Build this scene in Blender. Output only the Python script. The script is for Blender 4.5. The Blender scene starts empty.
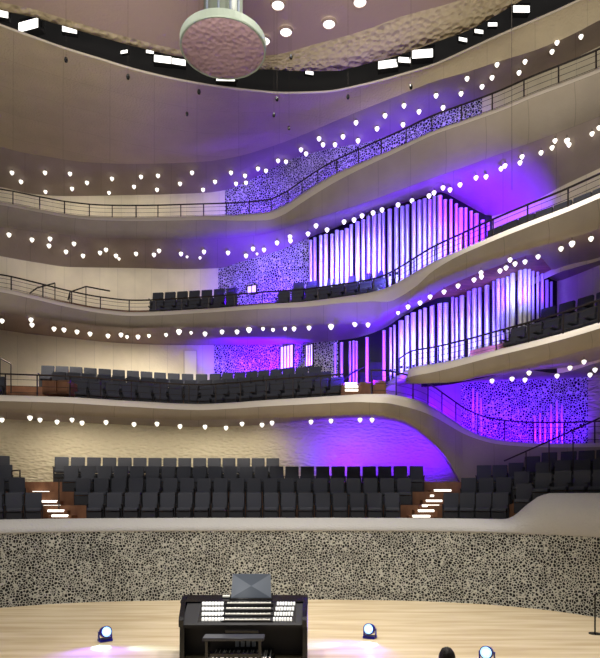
import bpy, bmesh, math, random
from mathutils import Vector, Matrix
random.seed(4)
SC = bpy.context.scene
C = SC.collection
CAMZ = 3.5; HOR = 495.0; F = 600.0
PI = math.pi

# ------------------------------------------------------------------ helpers
def at(px, py, Y):
    return Vector(((px-300)/F*Y, Y, CAMZ+(HOR-py)/F*Y))

def curve(pts):
    xs = [p[0] for p in pts]; ys = [p[1] for p in pts]
    n = len(xs)
    d = [(ys[i+1]-ys[i])/(xs[i+1]-xs[i]) for i in range(n-1)]
    m = [d[0]]+[0 if d[i-1]*d[i] <= 0 else 2*d[i-1]*d[i]/(d[i-1]+d[i]) for i in range(1, n-1)]+[d[-1]]
    def f(x):
        if x <= xs[0]: return ys[0]+d[0]*(x-xs[0])
        if x >= xs[-1]: return ys[-1]+d[-1]*(x-xs[-1])
        i = 0
        while x > xs[i+1]: i += 1
        h = xs[i+1]-xs[i]; t = (x-xs[i])/h
        return ((2*t**3-3*t*t+1)*ys[i]+(t**3-2*t*t+t)*h*m[i]+(-2*t**3+3*t*t)*ys[i+1]+(t**3-t*t)*h*m[i+1])
    return f

def lin(pts):
    def f(x):
        if x <= pts[0][0]: return pts[0][1]
        for a, b in zip(pts, pts[1:]):
            if x <= b[0]: return a[1]+(b[1]-a[1])*(x-a[0])/(b[0]-a[0])
        return pts[-1][1]
    return f

def link(name, me, mats, parent=None, smooth=False):
    o = bpy.data.objects.new(name, me); C.objects.link(o)
    for m in (mats if isinstance(mats, (list, tuple)) else [mats]): me.materials.append(m)
    if smooth:
        for p in me.polygons: p.use_smooth = True
    if parent: o.parent = parent
    return o

def obj(name, bm, mats, parent=None, smooth=False):
    me = bpy.data.meshes.new(name); bmesh.ops.recalc_face_normals(bm, faces=bm.faces[:])
    bm.to_mesh(me); bm.free()
    return link(name, me, mats, parent, smooth)

def struct(o): o['kind'] = 'structure'; return o

def thing(name, label, cat, loc=(0, 0, 0), rz=0, group=None):
    o = bpy.data.objects.new(name, None); C.objects.link(o)
    o.empty_display_size = .1
    o.location = loc; o.rotation_euler = (0, 0, rz)
    o['label'] = label; o['category'] = cat
    if group: o['group'] = group
    return o

def tag(o, label, cat, group=None):
    o['label'] = label; o['category'] = cat
    if group: o['group'] = group
    return o

def bx(bm, x0, x1, y0, y1, z0, z1, bev=0, M=None, mi=0):
    vs = [bm.verts.new((x, y, z)) for x in (x0, x1) for y in (y0, y1) for z in (z0, z1)]
    fs = []
    for q in ((0, 1, 3, 2), (4, 6, 7, 5), (0, 4, 5, 1), (2, 3, 7, 6), (0, 2, 6, 4), (1, 5, 7, 3)):
        f = bm.faces.new([vs[i] for i in q]); f.material_index = mi; fs.append(f)
    if bev:
        es = list({e for f in fs for e in f.edges})
        r = bmesh.ops.bevel(bm, geom=es, offset=bev, segments=2, affect='EDGES', profile=.6)
        vs = list({v for f in r['faces'] for v in f.verts} | {v for v in vs if v.is_valid})
    if M is not None:
        allv = set(vs)
        bmesh.ops.transform(bm, matrix=M, verts=[v for v in allv if v.is_valid])
    return vs

def tube(bm, pts, r, seg=6, cap=True):
    pts = [Vector(p) for p in pts]; rings = []
    up = Vector((0, 0, 1))
    for i, p in enumerate(pts):
        t = (pts[min(i+1, len(pts)-1)]-pts[max(i-1, 0)]).normalized()
        a = t.cross(up)
        if a.length < .1: a = t.cross(Vector((1, 0, 0)))
        a.normalize(); b = t.cross(a)
        rr = r[i] if isinstance(r, (list, tuple)) else r
        rings.append([bm.verts.new(p+a*math.cos(2*PI*k/seg)*rr+b*math.sin(2*PI*k/seg)*rr) for k in range(seg)])
    for A, B in zip(rings, rings[1:]):
        for k in range(seg):
            bm.faces.new((A[k], A[(k+1) % seg], B[(k+1) % seg], B[k]))
    if cap: bm.faces.new(rings[0]); bm.faces.new(rings[-1])

def lathe(bm, prof, seg=16, c=(0, 0, 0), M=None):
    rings = []; new = []
    for r, z in prof:
        if r < 1e-4: rg = [bm.verts.new((c[0], c[1], c[2]+z))]
        else: rg = [bm.verts.new((c[0]+r*math.cos(2*PI*k/seg), c[1]+r*math.sin(2*PI*k/seg), c[2]+z)) for k in range(seg)]
        rings.append(rg); new += rg
    for A, B in zip(rings, rings[1:]):
        for k in range(seg):
            a, b = A[k % len(A)], A[(k+1) % len(A)]; c_, d = B[(k+1) % len(B)], B[k % len(B)]
            vs = []
            for v in (a, b, c_, d):
                if v not in vs: vs.append(v)
            if len(vs) > 2: bm.faces.new(vs)
    if M is not None: bmesh.ops.transform(bm, matrix=M, verts=new)

def rng(a, b, step=8):
    n = max(1, int(round((b-a)/step)))
    return [a+(b-a)*i/n for i in range(n+1)]

def loft(name, secs, a, b, mat, step=8, smooth=True, parent=None, sub=None, thick=None):
    """secs: list of functions px -> Vector. UV in metres."""
    P = rng(a, b, step)
    me = bpy.data.meshes.new(name); vs = []; uv = []
    n = len(secs); u = 0; prev = None
    for x in P:
        col = [s(x) for s in secs]
        if prev is not None: u += (col[0]-prev).length
        prev = col[0]; v = 0
        for i, q in enumerate(col):
            if i: v += (q-col[i-1]).length
            vs.append(q); uv.append((u, v))
    fs = []
    for i in range(len(P)-1):
        for j in range(n-1):
            k = i*n+j; fs.append((k, k+n, k+n+1, k+1))
    me.from_pydata([tuple(v) for v in vs], [], fs)
    l = me.uv_layers.new(name='uv')
    for p in me.polygons:
        for li in p.loop_indices: l.data[li].uv = uv[me.loops[li].vertex_index]
    o = link(name, me, mat, parent, smooth)
    if thick:
        md = o.modifiers.new('solid', 'SOLIDIFY'); md.thickness = thick; md.offset = 1
    return o

ONES = 'first second third fourth fifth sixth seventh eighth ninth tenth eleventh twelfth thirteenth fourteenth fifteenth sixteenth seventeenth eighteenth nineteenth'.split()
def nth(i):
    if i <= 19: return ONES[i-1]
    t, u = divmod(i, 10)
    tens = {2: 'twent', 3: 'thirt', 4: 'fort', 5: 'fift', 6: 'sixt'}[t]
    return tens+'ieth' if u == 0 else tens+'y-'+ONES[u-1]

# ------------------------------------------------------------------ materials
def s2l(c): return tuple(((v/255+.055)/1.055)**2.4 if v > 10 else v/255/12.92 for v in c)
def mat(name, rgb, rough=.6, metal=0, emit=None, es=1, bump=None, spec=.3):
    m = bpy.data.materials.new(name); m.use_nodes = True
    b = m.node_tree.nodes['Principled BSDF']; b.inputs['Base Color'].default_value = (*s2l(rgb), 1)
    b.inputs['Roughness'].default_value = rough; b.inputs['Metallic'].default_value = metal
    b.inputs['Specular IOR Level'].default_value = spec
    if emit: b.inputs['Emission Color'].default_value = (*s2l(emit), 1); b.inputs['Emission Strength'].default_value = es
    if bump:
        nt = m.node_tree; t = nt.nodes.new('ShaderNodeTexCoord'); n = nt.nodes.new('ShaderNodeTexNoise')
        n.inputs['Scale'].default_value = bump[0]; n.inputs['Detail'].default_value = 2
        nt.links.new(t.outputs['Object'], n.inputs['Vector'])
        bp = nt.nodes.new('ShaderNodeBump'); bp.inputs['Distance'].default_value = bump[1]; bp.inputs['Strength'].default_value = 1
        nt.links.new(n.outputs['Fac'], bp.inputs['Height']); nt.links.new(bp.outputs['Normal'], b.inputs['Normal'])
    return m

def panelmat(name, rgb, bw=1.3, rh=6.0, dark=.82, bumpscale=12, bumpd=.01, mott=.10):
    """plaster panels with thin joints, in UV metres"""
    m = mat(name, rgb, .65); nt = m.node_tree; b = nt.nodes['Principled BSDF']
    uv = nt.nodes.new('ShaderNodeUVMap'); br = nt.nodes.new('ShaderNodeTexBrick')
    br.offset = 0; br.inputs['Scale'].default_value = 1; br.inputs['Brick Width'].default_value = bw
    br.inputs['Row Height'].default_value = rh; br.inputs['Mortar Size'].default_value = .012
    c = s2l(rgb)
    br.inputs['Color1'].default_value = (*c, 1); br.inputs['Color2'].default_value = (*[v*.93 for v in c], 1)
    br.inputs['Mortar'].default_value = (*[v*dark*.9 for v in c], 1)
    nt.links.new(uv.outputs['UV'], br.inputs['Vector'])
    t = nt.nodes.new('ShaderNodeTexCoord'); n = nt.nodes.new('ShaderNodeTexNoise')
    n.inputs['Scale'].default_value = 1.2; n.inputs['Detail'].default_value = 5
    nt.links.new(t.outputs['Object'], n.inputs['Vector'])
    mx = nt.nodes.new('ShaderNodeMix'); mx.data_type = 'RGBA'; mx.blend_type = 'MULTIPLY'
    mr = nt.nodes.new('ShaderNodeMapRange'); mr.inputs['From Min'].default_value = .3; mr.inputs['From Max'].default_value = .7
    mr.inputs['To Min'].default_value = 1-mott; mr.inputs['To Max'].default_value = 1+mott*.4
    nt.links.new(n.outputs['Fac'], mr.inputs['Value'])
    cc = nt.nodes.new('ShaderNodeCombineColor')
    for k in ('Red', 'Green', 'Blue'): nt.links.new(mr.outputs['Result'], cc.inputs[k])
    mx.inputs['Factor'].default_value = 1
    nt.links.new(br.outputs['Color'], mx.inputs['A']); nt.links.new(cc.outputs['Color'], mx.inputs['B'])
    nt.links.new(mx.outputs['Result'], b.inputs['Base Color'])
    n2 = nt.nodes.new('ShaderNodeTexNoise'); n2.inputs['Scale'].default_value = bumpscale; n2.inputs['Detail'].default_value = 2
    nt.links.new(t.outputs['Object'], n2.inputs['Vector'])
    bp = nt.nodes.new('ShaderNodeBump'); bp.inputs['Distance'].default_value = bumpd; bp.inputs['Strength'].default_value = 1
    nt.links.new(n2.outputs['Fac'], bp.inputs['Height']); nt.links.new(bp.outputs['Normal'], b.inputs['Normal'])
    return m

def cellmat(name, light, dark, scale, thr=.09, soft=.05, bumpd=.03):
    """plaster skin milled with round-cornered cells: pale ridges, dark hollows"""
    m = mat(name, light, .6); nt = m.node_tree; b = nt.nodes['Principled BSDF']
    t = nt.nodes.new('ShaderNodeTexCoord')
    nz = nt.nodes.new('ShaderNodeTexNoise'); nz.inputs['Scale'].default_value = 1.1
    nt.links.new(t.outputs['Object'], nz.inputs['Vector'])
    v = nt.nodes.new('ShaderNodeTexVoronoi'); v.feature = 'DISTANCE_TO_EDGE'; v.inputs['Scale'].default_value = scale
    nt.links.new(t.outputs['Object'], v.inputs['Vector'])
    mm = nt.nodes.new('ShaderNodeMapRange'); mm.inputs['To Min'].default_value = thr*.7; mm.inputs['To Max'].default_value = thr*1.25
    mm.inputs['From Min'].default_value = .35; mm.inputs['From Max'].default_value = .65
    nt.links.new(nz.outputs['Fac'], mm.inputs['Value'])
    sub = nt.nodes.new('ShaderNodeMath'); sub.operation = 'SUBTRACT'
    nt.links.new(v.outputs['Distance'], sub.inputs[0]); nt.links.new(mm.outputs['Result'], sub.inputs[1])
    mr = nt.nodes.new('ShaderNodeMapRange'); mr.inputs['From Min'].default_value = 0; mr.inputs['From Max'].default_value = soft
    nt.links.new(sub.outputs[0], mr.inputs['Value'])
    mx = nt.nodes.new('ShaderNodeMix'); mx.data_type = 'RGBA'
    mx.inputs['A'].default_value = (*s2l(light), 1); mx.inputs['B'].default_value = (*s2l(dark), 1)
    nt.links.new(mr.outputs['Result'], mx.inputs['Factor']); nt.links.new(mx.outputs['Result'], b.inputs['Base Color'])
    inv = nt.nodes.new('ShaderNodeMath'); inv.operation = 'SUBTRACT'; inv.inputs[0].default_value = 1
    nt.links.new(mr.outputs['Result'], inv.inputs[1])
    bp = nt.nodes.new('ShaderNodeBump'); bp.inputs['Distance'].default_value = bumpd; bp.inputs['Strength'].default_value = .8
    nt.links.new(inv.outputs[0], bp.inputs['Height']); nt.links.new(bp.outputs['Normal'], b.inputs['Normal'])
    return m

def wavemat(name, rgb, scale, d):
    m = mat(name, rgb, .6); nt = m.node_tree; b = nt.nodes['Principled BSDF']
    t = nt.nodes.new('ShaderNodeTexCoord'); v = nt.nodes.new('ShaderNodeTexVoronoi'); v.feature = 'SMOOTH_F1'
    mp = nt.nodes.new('ShaderNodeMapping'); mp.inputs['Scale'].default_value = (.55, .55, 1.3)
    nt.links.new(t.outputs['Object'], mp.inputs['Vector'])
    v.inputs['Scale'].default_value = scale; v.inputs['Smoothness'].default_value = .5
    nt.links.new(mp.outputs['Vector'], v.inputs['Vector'])
    bp = nt.nodes.new('ShaderNodeBump'); bp.inputs['Distance'].default_value = d; bp.inputs['Strength'].default_value = 1
    nt.links.new(v.outputs['Distance'], bp.inputs['Height']); nt.links.new(bp.outputs['Normal'], b.inputs['Normal'])
    return m

def woodmat(name, c1, c2, sx, sy, rough=.35):
    m = mat(name, c1, rough); nt = m.node_tree; b = nt.nodes['Principled BSDF']
    t = nt.nodes.new('ShaderNodeTexCoord'); mp = nt.nodes.new('ShaderNodeMapping'); mp.inputs['Scale'].default_value = (sx, sy, 1)
    n = nt.nodes.new('ShaderNodeTexNoise'); n.inputs['Scale'].default_value = 1; n.inputs['Detail'].default_value = 6
    nt.links.new(t.outputs['Object'], mp.inputs['Vector']); nt.links.new(mp.outputs['Vector'], n.inputs['Vector'])
    cr = nt.nodes.new('ShaderNodeValToRGB')
    cr.color_ramp.elements[0].position = .35; cr.color_ramp.elements[1].position = .65
    cr.color_ramp.elements[0].color = (*s2l(c1), 1); cr.color_ramp.elements[1].color = (*s2l(c2), 1)
    nt.links.new(n.outputs['Fac'], cr.inputs['Fac']); nt.links.new(cr.outputs['Color'], b.inputs['Base Color'])
    return m

M_hull = panelmat('hull_plaster', (160, 150, 134))
M_soffit = panelmat('soffit_plaster', (156, 142, 132), 1.6, 9)
M_shell = panelmat('shell_plaster', (192, 178, 150), 1.5, 1.7, .9, 14, .03, .08)
M_cap = mat('cap_plaster', (206, 198, 184), .6, bump=(20, .004))
M_wall = panelmat('wall_plaster', (226, 216, 192), .8, 8, .9)
M_wave = wavemat('wave_plaster', (196, 186, 160), 8.5, .075)
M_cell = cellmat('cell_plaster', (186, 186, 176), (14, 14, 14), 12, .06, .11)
M_screen = cellmat('cell_screen', (214, 210, 212), (20, 15, 40), 10.5, .07, .09)
M_capl = mat('low_cap', (174, 172, 168), .7, bump=(16, .03))
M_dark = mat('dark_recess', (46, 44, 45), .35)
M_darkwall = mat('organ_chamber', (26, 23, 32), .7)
M_ceil = mat('ceiling_rose', (168, 148, 138), .7, bump=(10, .01))
M_ceiltex = wavemat('ceiling_relief', (180, 166, 138), 9, .10)
M_floor = woodmat('stage_wood', (206, 184, 146), (232, 214, 178), .35, 3.2, .24)
M_terr = woodmat('terrace_wood', (104, 68, 46), (136, 94, 66), 2, 9, .5)
M_seat = mat('seat_fabric', (62, 64, 72), .85, bump=(60, .01))
M_seatd = mat('seat_shell', (40, 41, 46), .6)
M_rail = mat('rail_steel', (52, 46, 44), .4, .5)
M_pipe = mat('pipe_tin', (216, 214, 222), .38, .45)
M_mouth = mat('pipe_mouth', (20, 18, 26), .6)
M_bulb = mat('bulb_glow', (255, 255, 255), .3, emit=(255, 247, 232), es=1.7)
M_socket = mat('socket', (60, 54, 50), .5)
M_flood = mat('flood_glow', (255, 255, 255), .3, emit=(255, 252, 245), es=1.8)
M_black = mat('lacquer_black', (16, 16, 19), .22, spec=.5)
M_blk2 = mat('matte_black', (26, 26, 30), .6)
M_ivory = mat('ivory', (248, 246, 238), .3)
M_ivoryglow = mat('lit_tab', (250, 250, 248), .3, emit=(255, 255, 250), es=.75)
M_grey = mat('desk_grey', (84, 92, 104), .4)
M_grey2 = mat('desk_grey_light', (112, 120, 132), .4)
M_step = mat('step_glow', (255, 255, 250), .4, emit=(255, 250, 236), es=2.2)
M_disc = wavemat('disc_relief', (142, 118, 126), 15, .035)
M_discrim = mat('disc_rim', (128, 138, 126), .5, .2)
M_glass = mat('blue_lens', (220, 240, 255), .2, emit=(170, 225, 255), es=1.6)
M_bluebody = mat('lamp_body', (26, 20, 150), .3)
M_scr = mat('screen', (150, 190, 180), .3, emit=(160, 200, 190), es=.5)
M_skin = mat('skin', (190, 140, 112), .5)
M_hair = mat('hair', (24, 17, 14), .6, bump=(80, .01))
M_cloth = mat('cloth', (36, 36, 46), .8)
M_glowp = mat('lit_window', (240, 225, 255), .4, emit=(236, 205, 255), es=1.15)  # glow for the added panels on the bright screen patches

# ------------------------------------------------------------------ guide curves (px along the hall -> plan depth and height)
A, B = -100, 700
def byz(cv, z): return lambda x: (z-CAMZ)*F/(HOR-cv(x))
def surf(cv, Yf): return lambda x: at(x, cv(x), Yf(x))

# rim and ceiling
rimP = curve([(-100,-15),(0,26),(33,38),(67,50),(100,60),(133,70),(170,79),(208,86),(247,91),(285,94),(323,93),(362,86),(400,76),(433,66),(467,51),(500,36),(533,22),(567,7),(600,-9),(700,-60)])
rimY = byz(rimP, 18.3)
ceP = curve([(-100,-26),(0,10),(33,17),(60,25),(100,37),(133,46),(170,55),(210,62),(258,69),(304,71),(335,71),(362,65),(400,55),(433,43),(467,31),(500,13),(517,3),(560,-22),(700,-100)])
ceY = byz(ceP, 18.9)
shP = curve([(-100,139),(0,147),(20,152),(50,157),(83,162),(133,164),(200,162),(235,157),(267,148),(300,136),(333,122),(367,108),(400,95),(433,82),(467,72),(500,61),(533,51),(567,37),(600,20),(700,-30)])
# top balcony
E5P = curve([(-100,190),(0,202),(43,210),(67,214),(100,217),(133,217.5),(200,216),(233,215),(267,212),(283,206),(300,195),(317,184),(333,175),(367,160),(400,146),(433,131),(467,119),(500,107),(533,93),(567,80),(600,67),(700,20)])
E5Y = byz(E5P, 15.55)
F5P = curve([(-100,218),(0,227),(50,233),(100,238),(200,239),(250,236),(283,229),(300,223),(333,213),(367,202),(400,190),(433,178),(467,166),(500,154),(533,142),(567,129),(600,116),(700,74)])
D5P = curve([(-100,176),(0,187),(33,194),(67,196),(133,195),(200,193),(225,190),(250,180),(267,171),(300,156),(333,148),(367,142),(400,131),(433,115),(467,102),(500,90),(533,77),(567,62),(600,46),(700,2)])
D5Y = lambda x: E5Y(x)+3.2
C5Y = lambda x: E5Y(x)+1.3
# middle balcony
E4P = curve([(-100,277),(0,288),(33,295),(67,303),(100,309),(133,312),(200,309),(267,304),(300,302),(333,298),(367,293),(383,289),(400,281),(417,271),(433,262),(467,247),(500,233),(533,220),(567,207),(600,193),(700,152)])
E4Y = byz(E4P, 10.8)
F4P = curve([(-100,303),(0,313),(33,317),(67,322),(100,326),(133,328),(200,327.5),(267,326),(300,325),(367,324),(380,321),(390,314),(400,306),(420,291),(440,280),(460,272),(480,264),(520,252),(560,241),(600,229),(700,198)])
W5P = curve([(-100,238),(0,256),(40,263),(70,267),(135,268),(180,269),(220,268),(240,262),(280,250),(308,238),(340,226),(380,210),(400,204),(420,198),(440,192),(460,201),(480,212),(490,216),(510,211),(540,198),(560,187),(600,168),(700,120)])
W5d = lin([(-100,4.5),(220,4.5),(300,3.2),(440,3.0),(490,4.6),(560,3.2),(700,3)])
W5Y = lambda x: E4Y(x)+W5d(x)
# lower balcony
E3P = curve([(-100,392),(0,395),(67,397),(100,399),(133,401),(200,404),(233,402.5),(267,400),(300,398),(333,396),(367,394),(385,394),(400,396),(417,400),(433,407),(450,418),(467,429),(483,436),(500,440),(533,443),(567,443.5),(600,443),(700,440)])
_e3a = byz(E3P, 6.75); _e3b = curve([(380,19.4),(400,20.0),(433,21.6),(450,22.6),(467,23.1),(500,23.0),(567,22.2),(600,21.5),(700,19.6)])
def E3Y(x):
    if x < 370: return _e3a(x)
    if x > 400: return _e3b(x)
    t = (x-370)/30; return _e3a(x)*(1-t)+_e3b(max(x, 380))*t
F3P = curve([(-100,409),(0,412),(67,415),(133,418),(200,420),(267,418),(333,416),(367,415),(380,416),(400,420),(416,428),(428,438),(440,450),(450,463),(460,482),(470,494),(480,497),(700,500)])
W4P = curve([(-100,322),(0,331),(60,337),(120,343),(180,345),(240,345),(300,344),(320,342),(350,339),(370,334),(386,327),(400,318),(412,311),(440,300),(460,292),(480,284),(500,276),(518,267),(528,264),(540,270),(556,281),(575,275),(600,265),(700,232)])
E3RP = curve([(386,383),(400,374),(413,367),(433,364),(467,357),(500,349),(533,341),(567,332),(600,322),(700,290)])
E3RY = byz(E3RP, 7.8)
W4c = curve([(-100,25.6),(0,26.0),(67,26.6),(133,27.2),(200,27.4),(267,26.4),(333,24.2),(386,23.2),(440,22.5),(500,20.4),(527,19.7),(556,20.2),(600,18.5),(700,16.3)])
W4Y = W4c
F3RP = curve([(386,387),(400,382.5),(420,383),(440,383),(460,381),(480,375),(520,367),(560,357),(600,346),(700,314)])
W3RP = curve([(386,388),(400,383),(440,384),(460,384),(480,382),(520,380),(570,378),(600,375),(700,362)])
W3RY = lambda x: E3Y(x)+1.8
# stage wall
SWY = curve([(-100,16.4),(0,18.6),(100,19.65),(200,20.0),(300,20.1),(400,19.9),(467,19.4),(533,18.5),(600,17.1),(700,14.8)])
elev = curve([(-100,0),(504,0),(512,.08),(528,.5),(542,.78),(552,.84),(700,.84)])
W1Y = lambda x: SWY(x)+5.3

# ------------------------------------------------------------------ room shell
# stage floor
me = bpy.data.meshes.new('floor')
pts = [(SWY(x)*(x-300)/F, SWY(x)+.2) for x in rng(A, B, 20)]
ring = [(x, y, 0) for x, y in pts]+[(10, -1, 0), (-10, -1, 0)]
me.from_pydata(ring, [], [tuple(range(len(ring)))])
struct(link('floor', me, M_floor))
me2 = bpy.data.meshes.new('floor_base')
# stage wall with the milled skin, then the roughcast capping
z0 = lambda x: Vector(((x-300)/F*SWY(x), SWY(x), 0))
def zz(z, d=0, el=0, inner=0):
    return lambda x: Vector(((x-300)/F*(SWY(x)+d), SWY(x)+d, z+elev(x)*el))
struct(loft('wall_stage', [zz(0), zz(.75, .02), zz(1.5, .03), zz(2.29, .0)], A, B, M_cell, 8))
struct(loft('trim_1', [zz(2.29), zz(2.33, -.04), zz(2.5, .12, .6), zz(2.70, .34, 1), zz(2.72, .42, 1), zz(2.72, .5, 1), zz(2.4, .52, 1)], A, B, M_capl, 6))
# terraces of the lower seating
RF = [2.58, 3.13, 3.62, 4.0]
RE = [.84, .66, .5, .5]
def ter(k, top, fl):
    return zz(fl, .75+.95*k if not top else .75+.95*k, RE[min(k, 3)])
secs = [zz(2.58, .5, .84)]
for k in range(4):
    if k: secs.append(zz(RF[k-1], .75+.93*k, RE[k-1])); secs.append(zz(RF[k], .75+.93*k, RE[k]))
secs.append(zz(4.0, 5.2, .5))
struct(loft('floor_lower_terrace', secs, A, B, M_terr, 8, smooth=False))
# back wall of the lower level
W3P = lambda x: F3P(x)+ (7 if x < 250 else max(3, 7-(x-250)/20))
bot = lambda Yf, z: (lambda x: Vector(((x-300)/F*Yf(x), Yf(x), z(x) if callable(z) else z)))
W3 = surf(W3P, W1Y)
struct(loft('wall_lower', [W3, bot(W1Y, 4.9), bot(W1Y, 3.95)], A, 462, M_wave))

def lip(P, Yf, w, dn=.0):
    """top inner edge, top outer edge, lower edge of the capping"""
    return [lambda x: at(x, P(x), Yf(x)+.0)+Vector((0, .32, -.02)), lambda x: at(x, P(x), Yf(x)+.12), lambda x: at(x, P(x)+.4*w(x), Yf(x)+.0), lambda x: at(x, P(x)+w(x), Yf(x)-.06)]

def balcony(nm, EP, EY, FP, w, WP, WY, a, b, fd=.3):
    l = lip(EP, EY, w)
    struct(loft('trim_'+nm, l, a, b, M_cap, 6))
    f0 = l[-1]
    f1 = surf(FP, lambda x: EY(x)+fd)
    fm = lambda x: (f0(x)*.5+f1(x)*.5)+Vector((0, -.10, -.04))
    fq = lambda x: (f0(x)*.22+f1(x)*.78)+Vector((0, -.07, -.09))
    struct(loft('wall_balcony_'+nm, [f0, fm, fq, f1], a, b, M_hull, 6))
    w1 = surf(WP, WY)
    struct(loft('ceiling_soffit_'+nm, [f1, lambda x: f1(x)*.5+w1(x)*.5+Vector((0, 0, .05)), w1], a, b, M_soffit, 6))
    return f1, w1

w5 = curve([(-100,3),(0,3),(200,4),(240,6),(283,9),(317,9),(367,6),(433,4),(600,5),(700,6)])
w4 = curve([(-100,3),(0,4),(200,4),(333,6),(370,9),(395,16),(415,15),(433,9),(467,5),(600,5),(700,6)])
w3 = curve([(-100,6),(0,6),(200,6),(333,7),(385,9),(417,10),(450,8),(483,5),(533,4),(700,4)])
w3r = curve([(386,2),(400,7),(413,9),(440,8),(500,6),(700,7)])
S5 = balcony('top', E5P, E5Y, F5P, w5, W5P, W5Y, A, B)
S4 = balcony('middle', E4P, E4Y, F4P, w4, W4P, W4Y, A, B)
S3 = balcony('low', E3P, E3Y, F3P, w3, W3P, W1Y, A, 462, .45)
l = lip(E3P, E3Y, w3)
struct(loft('trim_low_right', l, 462, B, M_cap, 6))
f0 = l[-1]; f1 = surf(F3P, lambda x: E3Y(x)+.45)
struct(loft('wall_balcony_low_right', [f0, lambda x: (f0(x)+f1(x))*.5+Vector((0, -.05, 0)), f1], 462, B, M_hull, 6))
S3R = balcony('low_organ', E3RP, E3RY, F3RP, w3r, W3RP, W3RY, 386, B)
# rim shell, dark slot, ceilings
rim = surf(rimP, rimY)
C5 = surf(shP, C5Y)
struct(loft('ceiling_shell', [lambda x: rim(x)+Vector((0, .05, .02)), lambda x: rim(x)*.7+C5(x)*.3+Vector((0, 0, .12)), lambda x: rim(x)*.35+C5(x)*.65+Vector((0, 0, .12)), C5], A, B, M_shell, 8))
struct(loft('trim_rim', [lambda x: rim(x)+Vector((0, .05, .02)), lambda x: rim(x)+Vector((0, -.04, -.01)), lambda x: rim(x)+Vector((0, -.05, .05)), lambda x: rim(x)+Vector((0, .1, .07)), lambda x: rim(x)+Vector((0, .9, .42))], A, B, M_cap, 8))
D5 = surf(D5P, D5Y)
struct(loft('ceiling_soffit_upper', [C5, lambda x: (C5(x)+D5(x))*.5, D5], A, B, M_soffit, 8))
cer = surf(ceP, ceY)
back = lambda x: Vector(((x-300)/F*(rimY(x)+1.6), rimY(x)+1.6, 18.9))
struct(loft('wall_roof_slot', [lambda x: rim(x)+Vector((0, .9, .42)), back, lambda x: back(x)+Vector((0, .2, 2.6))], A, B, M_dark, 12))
# rose coloured ceiling and its relief ring
gP = curve([(-100,-40),(0,7),(60,23),(133,44),(200,57),(262,56),(323,42),(362,31),(400,17),(460,0),(560,-50),(700,-120)])
gl = lin([(-100,1),(200,1),(250,0.05),(262,0),(700,0)])
def g(x):
    p = at(x, gP(x), (19.5-CAMZ)*F/(HOR-gP(x))); q = cer(x)+Vector((0, -.3, .05))
    t = 1 if x < 230 else max(0, (262-x)/32)
    return p*(1-t)+q*t
struct(loft('ceiling_relief_ring', [lambda x: cer(x)+Vector((0, .1, .5)), cer, lambda x: (cer(x)*.5+g(x)*.5)+Vector((0, 0, -.05 if x > 262 else 0)), g], A, B, M_ceiltex, 8))
struct(loft('ceiling', [g, lambda x: Vector((g(x).x*.9, g(x).y*.55, 19.6)), lambda x: Vector(((x-300)/F*12, 1.5, 19.6))], A, B, M_ceil, 10))
# back walls, cut where the finish changes
def wallseg(nm, P, Yf, zb, segs):
    for k, (a, b, m) in enumerate(segs):
        top = surf(P, Yf)
        struct(loft('wall_'+nm, [top, lambda x: (top(x)+bot(Yf, zb)(x))*.5, bot(Yf, zb)], a, b, m, 6))
wallseg('top_back', D5P, D5Y, 15.0, [(A, 225, M_wall), (225, 482, M_screen), (482, B, M_wall)])
wallseg('middle_back', W5P, W5Y, 10.4, [(A, 218, M_wall), (218, 309, M_screen), (309, 492, M_darkwall), (492, B, M_wall)])
wallseg('low_back', W4P, W4Y, lambda x: 6.6 if x < 386 else 7.6, [(A, 214, M_wall), (214, 338, M_screen), (338, 557, M_darkwall), (557, B, M_wall)])
wallseg('low_right_back', W3RP, W3RY, lambda x: at(x, E3P(x), E3Y(x)).z-.15, [(386, 461, M_soffit), (461, 588, M_screen), (588, B, M_wave)])
# balcony floors
def off(EY, d, z, WY=None, zf=None):
    def f(x):
        y = EY(x)+d
        if WY is not None: y = min(y, WY(x))
        return Vector(((x-300)/F*y, y, z+(zf(x) if zf else 0)))
    return f
struct(loft('floor_top', [off(E5Y, .3, 15.2), off(E5Y, 3.25, 15.2)], A, B, M_terr, 12))
struct(loft('floor_middle', [off(E4Y, .3, 10.75), off(E4Y, 1.75, 10.75), off(E4Y, 1.75, 11.4), off(E4Y, 9, 11.4, W5Y)], A, 400, M_terr, 12, smooth=False))
struct(loft('floor_middle_right', [off(E4Y, .3, 10.6), off(E4Y, 9, 10.6, W5Y)], 400, B, M_terr, 12, smooth=False))
struct(loft('floor_low', [off(E3Y, .3, 6.7), off(E3Y, 2.2, 6.7), off(E3Y, 2.2, 7.2), off(E3Y, 3.5, 7.2), off(E3Y, 3.5, 7.7), off(E3Y, 9, 7.7, W4Y)], A, 348, M_terr, 10, smooth=False))
e3z = lambda x: at(x, E3P(x), E3Y(x)).z-6.75
struct(loft('floor_low_right', [off(E3Y, .3, 6.6, None, e3z), off(E3Y, 2.05, 6.6, None, e3z)], 348, B, M_terr, 10, smooth=False))
struct(loft('floor_organ', [off(E3RY, .3, 7.7), off(E3RY, 1.75, 7.7), off(E3RY, 1.75, 8.4), off(E3RY, 6, 8.4, lambda x: W4Y(x)+.1)], 470, B, M_terr, 10, smooth=False))
struct(loft('floor_organ_stair', [off(E3RY, .3, 7.72), off(E3RY, 6, 7.72, lambda x: W4Y(x)+.1)], 386, 470, M_terr, 10, smooth=False))

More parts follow.
